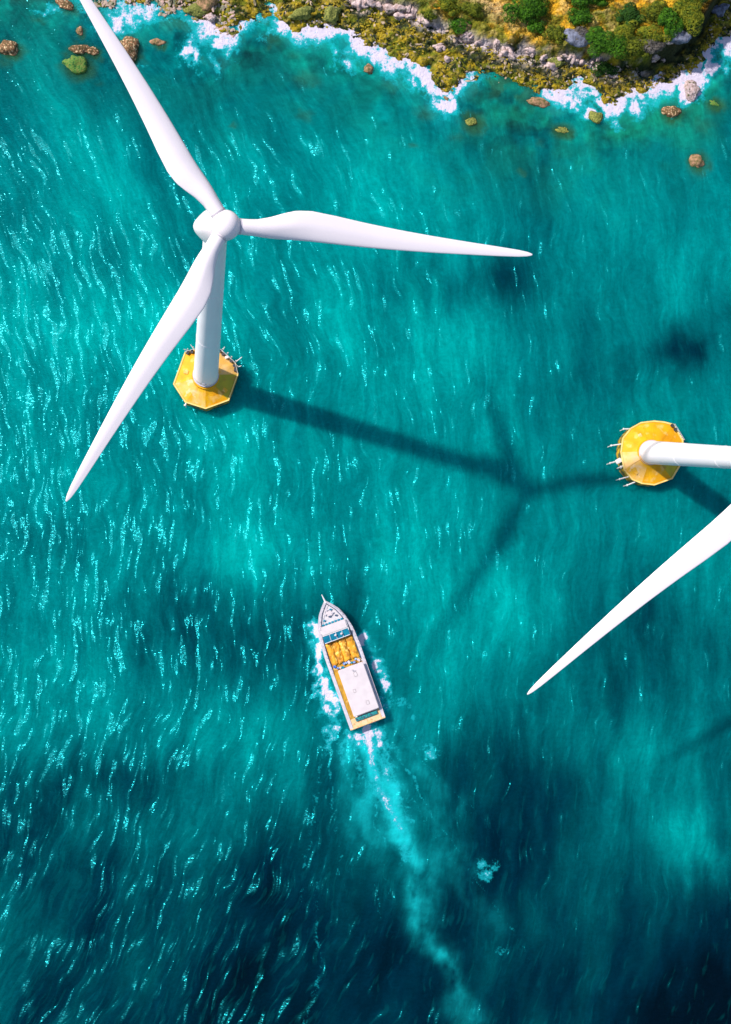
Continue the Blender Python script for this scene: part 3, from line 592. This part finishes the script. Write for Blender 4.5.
def turbine(name_lbl, base_px, hubpx, hz, n, tips, lens, plat_px, deckspec, zc, kind):
    n = np.array([n[0], n[1], 1.0]); n /= np.linalg.norm(n)
    hub = at(*hubpx, hz); B = at(*base_px, zc)
    root = empty('wind_turbine', (B[0], B[1], 0), 0, name_lbl, 'wind turbine', 'floating wind turbines')
    O = Vector((B[0], B[1], 0)); hubv = Vector(hub)-O; nv = Vector(n); e3 = nv.to_track_quat('Z', 'Y')
    basev = Vector((0, 0, zc-.8))
    # rotor blades
    cosd = []
    for i, t in enumerate(tips):
        if isinstance(t, tuple):
            d = at(*t, 0)-CAMO; q = CAMO+d*((hub-CAMO)@n)/(d@n); v = Vector(q-hub)
        else:
            v = t
        dirv = v.normalized(); L_ = lens[i] if lens[i] else v.length
        cosd.append(dirv)
        yax = nv.cross(dirv).normalized()
        R = Matrix((dirv, yax, dirv.cross(yax))).transposed().to_4x4()
        rt = 1.5
        b = obj('blade', blade_bm(L_-rt), M_white, root, True)
        b.matrix_local = Matrix.Translation(hubv+dirv*rt-nv*.2) @ R
        bm = bmesh.new(); tube(bm, (0.95, 0, 0), (1.25, 0, 0), 1.50, 1.50, 32); c = obj('root_collar', bm, M_joint, b)
    # spinner
    bm = bmesh.new(); prof = [(-2.4, 2.35), (-1.9, 2.62), (-.8, 2.72), (.3, 2.70), (1.0, 2.52), (1.6, 2.15), (2.1, 1.6), (2.4, 1.0), (2.52, .45), (2.55, .02)]
    loft(bm, [[(r*math.cos(a), r*math.sin(a), z) for a in [2*math.pi*i/40 for i in range(40)]] for z, r in prof])
    s = obj('hub', bm, M_white, root, True); s.matrix_local = Matrix.Translation(hubv) @ e3.to_matrix().to_4x4()
    bm = bmesh.new(); tube(bm, (0, 0, -2.62), (0, 0, -2.36), 2.45, 2.45, 40); c = obj('bearing_ring', bm, M_joint, s)
    # nacelle: long rounded body behind the hub
    bm = bmesh.new(); prof = [(-2.5, 2.2, 2.2), (-3.2, 2.7, 2.7), (-5, 3.0, 3.0), (-8, 3.1, 3.05), (-10.5, 2.9, 2.9), (-12.2, 2.3, 2.4), (-13, 1.3, 1.4), (-13.2, .2, .2)]
    k = 36
    def se(a, p=.62):
        c, s_ = math.cos(a), math.sin(a); return math.copysign(abs(c)**p, c), math.copysign(abs(s_)**p, s_)
    loft(bm, [[(rx*se(2*math.pi*i/k)[0], ry*se(2*math.pi*i/k)[1], z) for i in range(k)] for z, rx, ry in prof])
    nc = obj('nacelle', bm, M_white, root, True); nv2 = nv
    if kind == 1: nv2 = (Vector(hub)-Vector(at(214.8, 226.5, hz-6.5))).normalized()
    nc.matrix_local = Matrix.Translation(hubv) @ nv2.to_track_quat('Z', 'Y').to_matrix().to_4x4()
    bm = bmesh.new(); box(bm, (1.2, -2.9, -9), (2.6, .5, 2.2), 0, .1); obj('cooler', bm, M_joint, nc)
    # tower
    top = hubv-nv2*6.5
    ax = (top-basev); bm = bmesh.new(); q = ax.to_track_quat('Z', 'Y')
    rings = []
    for t in np.linspace(0, 1, 25):
        r = 3.25+(2.25-3.25)*t
        rings.append([basev+ax*t+q @ Vector((r*math.cos(a), r*math.sin(a), 0)) for a in [2*math.pi*i/48 for i in range(48)]])
    loft(bm, rings); tw = obj('tower', bm, M_tower, root, True)
    bm = bmesh.new()
    p0 = basev+ax.normalized()*1.2; tube(bm, p0, p0+ax.normalized()*.35, 3.45, 3.45, 48); obj('flange', bm, M_joint, tw, False)
    bm = bmesh.new(); box(bm, basev+ax.normalized()*2.6+Vector((-.3, -3.05, 0)), (1.1, .3, 2.1), 0, .05); obj('tower_door', bm, M_joint, tw)
    for t in (.34, .67):
        bm = bmesh.new(); r = 3.25-1.0*t; tube(bm, basev+ax*t, basev+ax*t+ax.normalized()*.12, r+.035, r+.035, 48); obj('weld_seam', bm, M_tower, tw)
    # platform
    zr = 4.0; rim = [Vector(at(x, y, zr))-O for x, y in plat_px]; rim = [Vector((p.x, p.y, zr)) for p in rim]
    nr = len(rim); cen = Vector((0, 0, 0))
    outer = [Vector((p.x*.985, p.y*.985, zr-.35)) for p in rim]
    bm = bmesh.new(); loft(bm, [[(p.x*1.0, p.y*1.0, -4) for p in outer], [(p.x, p.y, zr-.36) for p in outer]]); pl = obj('platform', bm, M_hullside, root)
    bm = bmesh.new()   # rim lip
    prof = [(1.0, zr-.36), (1.0, zr+.02), (.955, zr+.02), (.955, zr-.36)]
    loft(bm, [[(p.x*s_, p.y*s_, z) for p in rim] for s_, z in prof+prof[:1]], cap=False); obj('deck_rim', bm, M_rim, pl)
    groups_, labels = deckspec
    zi = 6.3
    for gi, (idxs, mi, dz) in enumerate(groups_):
        bm = bmesh.new(); inner, out_ = [], []
        for j in idxs:
            p = rim[j % nr]; out_.append(bm.verts.new((p.x*.95, p.y*.95, zr-.12)))
            d = Vector((p.x, p.y)).normalized(); inner.append(bm.verts.new((d.x*2.4, d.y*2.4, zi+dz)))
        for a in range(len(idxs)-1):
            # middle ring for dished faces
            bm.faces.new((out_[a], out_[a+1], inner[a+1], inner[a]))
        bmesh.ops.subdivide_edges(bm, edges=bm.edges[:], cuts=3, use_grid_fill=True)
        for v in bm.verts:
            rr = math.hypot(v.co.x, v.co.y); v.co.z += .10*math.sin(v.co.x*1.7+gi)*math.cos(v.co.y*1.3)*(1 if 3 < rr < 7 else 0)
        d = obj('deck_panel', bm, YEL[mi], pl)
        if labels[gi]: d['label'] = labels[gi]
    # collar at tower foot
    bm = bmesh.new(); tube(bm, (0, 0, zr-.6), (0, 0, zi+.35), 3.9, 3.55, 32); obj('tower_collar', bm, YEL[0], pl)
    return root, pl, rim, zr
# nearer-left turbine
P1 = [(173, 384), (184.6, 352), (203, 346.5), (221, 349.5), (236, 363), (238.5, 374), (229, 400.5), (205.6, 409), (185, 402.5)]
t1, pl1, rim1, zr = turbine('whole white floating wind turbine on the left with all three blades in view', (205.6, 376), (226, 225), 92, (.2, -.2), [(531, 255), (66, -30), (66, 501)], [None]*3, P1,
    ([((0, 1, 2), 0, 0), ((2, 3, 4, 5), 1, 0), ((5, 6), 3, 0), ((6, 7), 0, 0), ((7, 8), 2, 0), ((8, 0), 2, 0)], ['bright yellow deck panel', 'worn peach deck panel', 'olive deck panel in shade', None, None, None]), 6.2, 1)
P2 = [(620.6, 452), (622.5, 438), (631, 427.5), (641, 422), (654.4, 420.4), (665, 421.5), (674, 424), (683.7, 440), (680.4, 466), (672.6, 479), (654.4, 485.4), (642, 484), (632.3, 480), (624, 470)]
cT = at(785, 468, 86)
cC = Vector(at(785, 468, 86))
n2 = np.array([-.2, -.4, 1.]); n2 /= np.linalg.norm(n2)
dC = at(527, 693, 0)-CAMO; qC = CAMO+dC*((np.array(cT)-CAMO)@n2)/(dC@n2); vC = Vector(qC-np.array(cT)); nV = Vector(n2)
def rotd(v, deg):
    v = v.copy(); v.rotate(Matrix.Rotation(math.radians(deg), 3, nV)); return v
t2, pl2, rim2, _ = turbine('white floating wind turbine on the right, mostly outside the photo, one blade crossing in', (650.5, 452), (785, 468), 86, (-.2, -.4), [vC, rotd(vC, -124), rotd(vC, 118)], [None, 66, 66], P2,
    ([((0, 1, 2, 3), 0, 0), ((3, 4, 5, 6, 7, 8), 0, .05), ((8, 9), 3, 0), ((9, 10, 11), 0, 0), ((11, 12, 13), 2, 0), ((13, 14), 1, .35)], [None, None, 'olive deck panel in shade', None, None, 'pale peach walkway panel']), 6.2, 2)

def railing(pl, rim, idxs, posts=7, cluster=False):
    for a, b in zip(idxs, idxs[1:]):
        p, q = rim[a % len(rim)]*1, rim[b % len(rim)]*1
        bm = bmesh.new(); k = max(3, int((q-p).length/.9))
        for i in range(k+1):
            c = p.lerp(q, i/k); c = Vector((c.x*.975, c.y*.975, c.z))
            tube(bm, c, c+Vector((0, 0, 1.25)), .07, .06, 6)
        for h in (.65, 1.22):
            tube(bm, Vector((p.x*.975, p.y*.975, p.z+h)), Vector((q.x*.975, q.y*.975, q.z+h)), .055, .055, 6)
        obj('railing', bm, M_rail, pl)
railing(pl1, rim1, [1, 2, 3, 4, 5]); railing(pl2, rim2, [6, 7])
random.seed(5)
def lerp_rim(rim, f, s=.9):
    i = int(f) % len(rim); p = rim[i].lerp(rim[(i+1) % len(rim)], f-int(f)); return Vector((p.x*s, p.y*s, p.z))
for f in (1.1, 1.35, 1.6, 1.9, 3.0, 3.25, 3.5, 3.8, 4.2, 4.6):
    c = lerp_rim(rim1, f, .93); bm = bmesh.new(); dz = zr+.35
    if random.random() < .5: tube(bm, (c.x, c.y, zr-.1), (c.x, c.y, zr+.6), .28, .36, 12); tube(bm, (c.x, c.y, zr+.6), (c.x, c.y, zr+.7), .45, .45, 12); obj('bollard', bm, M_dark, pl1)
    else: box(bm, (c.x, c.y, dz), (.9, .6, .8), f, .06); box(bm, (c.x, c.y, dz+.45), (1.0, .7, .1), f, .03); obj('equipment_box', bm, M_fend if random.random() < .5 else M_dark, pl1)
for f in (1.2, 1.5, 1.75, 2.1, 3.1, 3.4, 3.65, 3.95, 4.4):
    c = lerp_rim(rim1, f, 1.0); bm = bmesh.new(); d_ = Vector((c.x, c.y, 0)).normalized(); a_ = random.uniform(-.6, .6)
    tube(bm, c+Vector((0, 0, .1)), c+d_*random.uniform(.8, 1.5)+Vector((a_, a_, .9)), .14, .10, 8); tube(bm, c+d_*.2, c+d_*.2+Vector((0, 0, 1.8)), .12, .10, 8); obj('davit', bm, M_fend, pl1)
for f in (5.9, 6.25):
    c = lerp_rim(rim2, f, .93); bm = bmesh.new(); tube(bm, (c.x, c.y, zr-.1), (c.x, c.y, zr+.6), .3, .4, 12); tube(bm, (c.x, c.y, zr+.6), (c.x, c.y, zr+.72), .5, .5, 12); obj('bollard', bm, M_dark, pl2)
O2 = Vector((t2.location.x, t2.location.y, 0)); O1 = Vector((t1.location.x, t1.location.y, 0))
def fender(pl, O, p_in, p_out, r=.2, z=3.1, m=None):
    a = Vector(at(*p_in, z))-O; b = Vector(at(*p_out, z))-O; bm = bmesh.new(); tube(bm, a, b, r, r*.9, 10)
    tube(bm, b, b+(b-a).normalized()*.3, r*1.5, r*1.3, 10); tube(bm, (b.x, b.y, z), (b.x, b.y, -.8), r*.6, r*.6, 8)
    obj('fender_arm', bm, m or M_fend, pl)
for a, b in [((632, 429), (624, 429)), ((622, 444), (611.5, 445.5)), ((622, 460), (610.5, 463)), ((631, 476), (620, 479)), ((635, 482), (627.5, 485))]: fender(pl2, O2, a, b)
fender(pl2, O2, (625, 465), (621, 467), .3)
bm = bmesh.new(); c = Vector(at(618.5, 461, 3.4))-O2; box(bm, c, (1.7, 1.3, .5), .5, .1); box(bm, c+Vector((.9, .3, -.1)), (1.6, .9, .3), .5, .05); obj('landing_step', bm, M_fend, pl2)
fender(pl1, O1, (187, 402), (185.3, 405), .25)
# mooring ropes/hatches on the deck
for pl, pts in ((pl2, [(640, 436), (637, 472)]), (pl1, [(225, 390), (186, 372)])):
    for (x, y) in pts:
        c = Vector(at(x, y, 5.0))-Vector((pl.parent.location.x, pl.parent.location.y, 0)); r = math.hypot(c.x, c.y)
        zz = zr-.12+(6.3-zr+.12)*max(0, (8.2-r)/5.8); bm = bmesh.new(); box(bm, (c.x, c.y, zz+.05), (1.3, 1.0, .25), math.atan2(c.y, c.x), .05); obj('hatch', bm, YEL[2], pl)

# ------------------------------------------------------------------ boat
def build_boat():
    k = 17.1; LL = 34.8
    bow = Vector(at(324.9, 601.5, 2.6)); stern = Vector(at(367.8, 723.5, 2.6)); d = (bow-stern); d.z = 0; LW = d.length; d.normalize()
    rz = math.atan2(d.y, d.x); mid = (bow+stern)/2
    root = empty('boat', (mid.x, mid.y, 0), rz, 'white motor boat with orange deck and long white roof under way, trailing a wake', 'boat')
    S = LW/LL
    def X(a): return (LL/2-a/k)*S          # a: crop units from the bow
    def Yb(b): return -b/k*S
    prof = [(-4, 1.5), (6, 11), (20, 25), (50, 49), (90, 67), (150, 83), (245, 88.5), (340, 87.5), (480, 87), (596, 86)]
    ks = np.array(prof, float); ts = np.concatenate([np.linspace(-4, 90, 14), np.linspace(110, 596, 16)])
    def hw(a, ins=0): return max(.2, float(np.interp(a, ks[:, 0], ks[:, 1]))-ins)/k*S
    M_hull = mat('white_hull_paint', (.82, .78, .78, 1), .35, second=(.70, .66, .66, 1), vscale=.5)
    M_gun = mat('grey_gunwale', (.48, .45, .50, 1), .5, second=(.62, .57, .60, 1), vscale=1.2)
    M_line = mat('dark_blue_trim', (.05, .09, .16, 1), .5, .3)
    M_deckw = mat('pale_foredeck', (.74, .67, .66, 1), .6, second=(.62, .58, .60, 1), vscale=1.5, thr=(.4, .6))
    M_och = mat('orange_tarpaulin', (.84, .36, .012, 1), .7, second=(.38, .15, .01, 1), vscale=.8, thr=(.36, .58), bump=.3, bscale=1.2, stain=(.9, .6, .12, 1), sscale=1.1)
    M_side = mat('ochre_side_deck', (.60, .31, .015, 1), .7, second=(.36, .18, .012, 1), vscale=.7, stain=(.8, .55, .2, 1))
    M_cream = mat('cream_stern_deck', (.74, .55, .34, 1), .6, second=(.72, .45, .18, 1), vscale=.9, stain=(.8, .3, .12, 1), sscale=1.3)
    M_roof = mat('white_cabin_roof', (.66, .585, .59, 1), .5, second=(.60, .53, .54, 1), vscale=.6)
    M_glass = mat('teal_glass', (.005, .18, .30, 1), .12, second=(.01, .30, .42, 1), vscale=1.2, spec=.8)
    M_blue = mat('blue_gear', (.01, .12, .55, 1), .5, second=(.45, .60, .75, 1), vscale=1.3, thr=(.4, .6))
    M_teal = mat('teal_net', (.01, .36, .36, 1), .6, second=(.02, .12, .13, 1), vscale=2.5)
    # hull: rings along length, section from keel to gunwale
    def sheer(a): return 2.7+1.3*max(0, 1-a/200)**1.5
    bm = bmesh.new(); rings = []
    for a in ts:
        W_ = hw(a); z = sheer(a); x = X(a); flare = .72 if a < 150 else .9; f = .4+.6*min(1, (a+4)/150)
        rings.append([(x-(1-f)*1.2, W_*flare*f, -.9), (x, W_*.95, z*.6), (x, W_, z), (x, W_-.01, z+.02), (x, -W_+.01, z+.02), (x, -W_, z), (x, -W_*.95, z*.6), (x-(1-f)*1.2, -W_*flare*f, -.9)])
    loft(bm, rings); obj('hull', bm, M_hull, root)
    # gunwale band
    def band(name, i0, i1, z0, z1, m, a_end=596, par=root, a0=-4):
        bm = bmesh.new()
        for sg in (1, -1):
            rr = []
            for a in [t for t in ts if a0 <= t <= a_end]:
                o_, n_ = hw(a, i0)*sg, hw(a, i1)*sg
                rr.append([(X(a), o_, sheer(a)+z0), (X(a), o_, sheer(a)+z1), (X(a), n_, sheer(a)+z1), (X(a), n_, sheer(a)+z0)])
            loft(bm, rr)
        return obj(name, bm, m, par)
    g = band('gunwale', 0, 15, .0, .42, M_gun); band('toe_rail', 15.2, 19, .0, .30, M_line, 330, g)
    bm = bmesh.new(); tube(bm, (X(6), 0, sheer(0)+.2), (X(-36), .35, sheer(0)+.75), .30, .10, 8); obj('bowsprit', bm, M_hull, root)
    def slab(name, a0, a1, b0, b1, z0, z1, m, par=root, bev=.08, clip=None):
        bm = bmesh.new(); box(bm, ((X(a0)+X(a1))/2, (Yb(b0)+Yb(b1))/2, (z0+z1)/2), (abs(X(a0)-X(a1)), abs(Yb(b1)-Yb(b0)), z1-z0), 0, bev); return obj(name, bm, m, par)
    # foredeck with details
    bm = bmesh.new(); rr = []
    for a in np.linspace(14, 110, 10):
        W_ = hw(a, 19); rr.append([(X(a), W_, sheer(a)-.05), (X(a), W_, sheer(a)+.2), (X(a), -W_, sheer(a)+.2), (X(a), -W_, sheer(a)-.05)])
    loft(bm, rr); fd = obj('foredeck', bm, M_deckw, root)
    random.seed(9)
    for i in range(7):
        b = -50+i*15; bm = bmesh.new(); box(bm, (X(101), Yb(b+5), sheer(101)+.38), (.55, .62, .35), 0, .06); obj('forward_window', bm, M_glass, fd)
    for (a, b) in [(40, -8), (42, 10), (58, -20), (60, 14), (72, -4), (76, 26), (82, -34)]:
        bm = bmesh.new(); tube(bm, (X(a), Yb(b), sheer(a)+.15), (X(a), Yb(b), sheer(a)+.55), .22, .26, 10); tube(bm, (X(a), Yb(b)-.4, sheer(a)+.5), (X(a), Yb(b)+.4, sheer(a)+.5), .09, .09, 8); obj('cleat', bm, random.choice([M_line, M_gun, M_glass]), fd)
    bm = bmesh.new(); box(bm, (X(55), 0, sheer(55)+.28), (1.8, 1.5, .3), 0, .12); obj('hatch', bm, M_roof, fd)
    # deckhouse
    wh = slab('wheelhouse', 108, 184, -64, 62, 2.5, 3.9, M_hull)
    slab('wheelhouse_roof', 106, 146, -64, 58, 3.9, 4.15, M_roof, wh, .1)
    bm = bmesh.new(); y0, y1 = Yb(-66), Yb(56)
    rr = [[(X(147), y0, 4.12), (X(147), y0, 3.9), (X(182), y0+.0, 3.0), (X(182), y0, 3.3)], [(X(147), y1, 4.12), (X(147), y1, 3.9), (X(180), y1, 3.0), (X(180), y1, 3.3)]]
    loft(bm, [[(x, y+ (0 if k_ == 0 else 0), z+.92) for x, y, z in r] for k_, r in enumerate(rr)])
    ws = obj('windscreen', bm, M_glass, wh)
    bm = bmesh.new()
    for b in (-34, -4, 26): tube(bm, (X(147), Yb(b), 5.06), (X(182), Yb(b), 4.26), .07, .07, 6)
    tube(bm, (X(147), y0, 5.06), (X(147), y1, 5.06), .09, .09, 6); tube(bm, (X(182), y0, 4.26), (X(181), y1, 4.26), .09, .09, 6); obj('windscreen_frame', bm, M_hull, ws)
    for (a, b) in [(160, -8), (163, 20)]:
        bm = bmesh.new(); box(bm, (X(a), Yb(b), 4.95), (.5, .6, .3), .3, .08); obj('fitting', bm, M_roof, ws)
    # mid deck with folded tarpaulins
    md = slab('middle_deck', 184, 318, -68, 68, 2.2, 2.95, M_side)
    bx = [(-64, -36), (-34, -6), (-4, 30), (32, 66)]
    for i, (b0, b1) in enumerate(bx):
        bm = bmesh.new(); rr = []
        for a in np.linspace(190, 292, 16):
            r = []
            for j in range(9):
                t = j/8; b = b0+(b1-b0)*t; z = 3.0+.35*math.sin(math.pi*t)**.5+.07*math.sin(a*.11+i*2+t*7)+.05*math.sin(a*.3+t*15)
                r.append((X(a+3*math.sin(i+t*5)), Yb(b+2*math.sin(a*.12+i)), z))
            rr.append(r+[(X(a), Yb(b1), 2.9), (X(a), Yb(b0), 2.9)])
        loft(bm, rr); obj('tarpaulin', bm, M_och, md, True)
    for i in range(11):
        a = random.uniform(297, 315); b = -58+i*11.5; bm = bmesh.new(); box(bm, (X(a), Yb(b), 3.25), (random.uniform(.5, 1.0), random.uniform(.4, .8), random.uniform(.3, .8)), random.random(), .1); obj('gear_bag', bm, [M_blue, M_blue, M_roof, M_glass][i % 4], md)
    # main cabin
    cb = slab('cabin', 326, 538, -46, 66, 2.4, 4.2, M_hull)
    rf = slab('cabin_roof', 318, 541, -52, 71, 4.2, 4.42, M_roof, cb, .12)
    for (a, b, s) in [(360, 20, .9), (430, -10, .7), (500, 30, .8)]:
        bm = bmesh.new(); box(bm, (X(a), Yb(b), 4.46), (s*1.3, s, .10), 0, .05); obj('roof_hatch', bm, M_roof, rf)
    bm = bmesh.new(); tube(bm, (X(335), Yb(10), 4.4), (X(335), Yb(10), 5.6), .08, .05, 8); tube(bm, (X(335), Yb(10)-.5, 5.3), (X(335), Yb(10)+.5, 5.3), .05, .05, 6); obj('mast', bm, M_gun, rf)
    for sgn in (-46, 66):
        for a in range(345, 520, 32):
            bm = bmesh.new(); box(bm, ((X(a)+X(a+20))/2, Yb(sgn), 3.6), (abs(X(a)-X(a+20)), .08, .6), 0, .02); obj('window', bm, M_glass, cb)
    slab('side_deck', 318, 582, -72, -46.5, 2.4, 2.98, M_side)
    slab('side_deck', 318, 582, 66.5, 72, 2.4, 2.96, M_cream)
    sd_ = slab('stern_deck', 549, 594, -71.8, 71.8, 2.38, 3.0, M_cream)
    for i in range(9):
        bm = bmesh.new(); b = -42+i*11.5; tube(bm, (X(559+random.uniform(-3, 3)), Yb(b), 3.0), (X(559), Yb(b), 3.6), .32, .26, 10); obj('float', bm, M_teal if i % 3 else M_line, sd_)
    slab('net', 549, 567, -48, 58, 3.0, 3.5, M_teal, sd_, .1)
    slab('transom', 590, 597, -86, 86, 2.3, 3.3, M_cream, root, .1)
    # side rails
    bm = bmesh.new()
    for sg in (1, -1):
        prev = None
        for a in np.linspace(6, 320, 18):
            p = Vector((X(a), hw(a, 8)*sg, sheer(a)+.4)); tube(bm, p, p+Vector((0, 0, .8)), .05, .04, 5)
            q = p+Vector((0, 0, .8))
            if prev: tube(bm, prev, q, .045, .045, 5)
            prev = q
    obj('railing', bm, M_gun, root)
build_boat()
print('objects', len(bpy.data.objects))
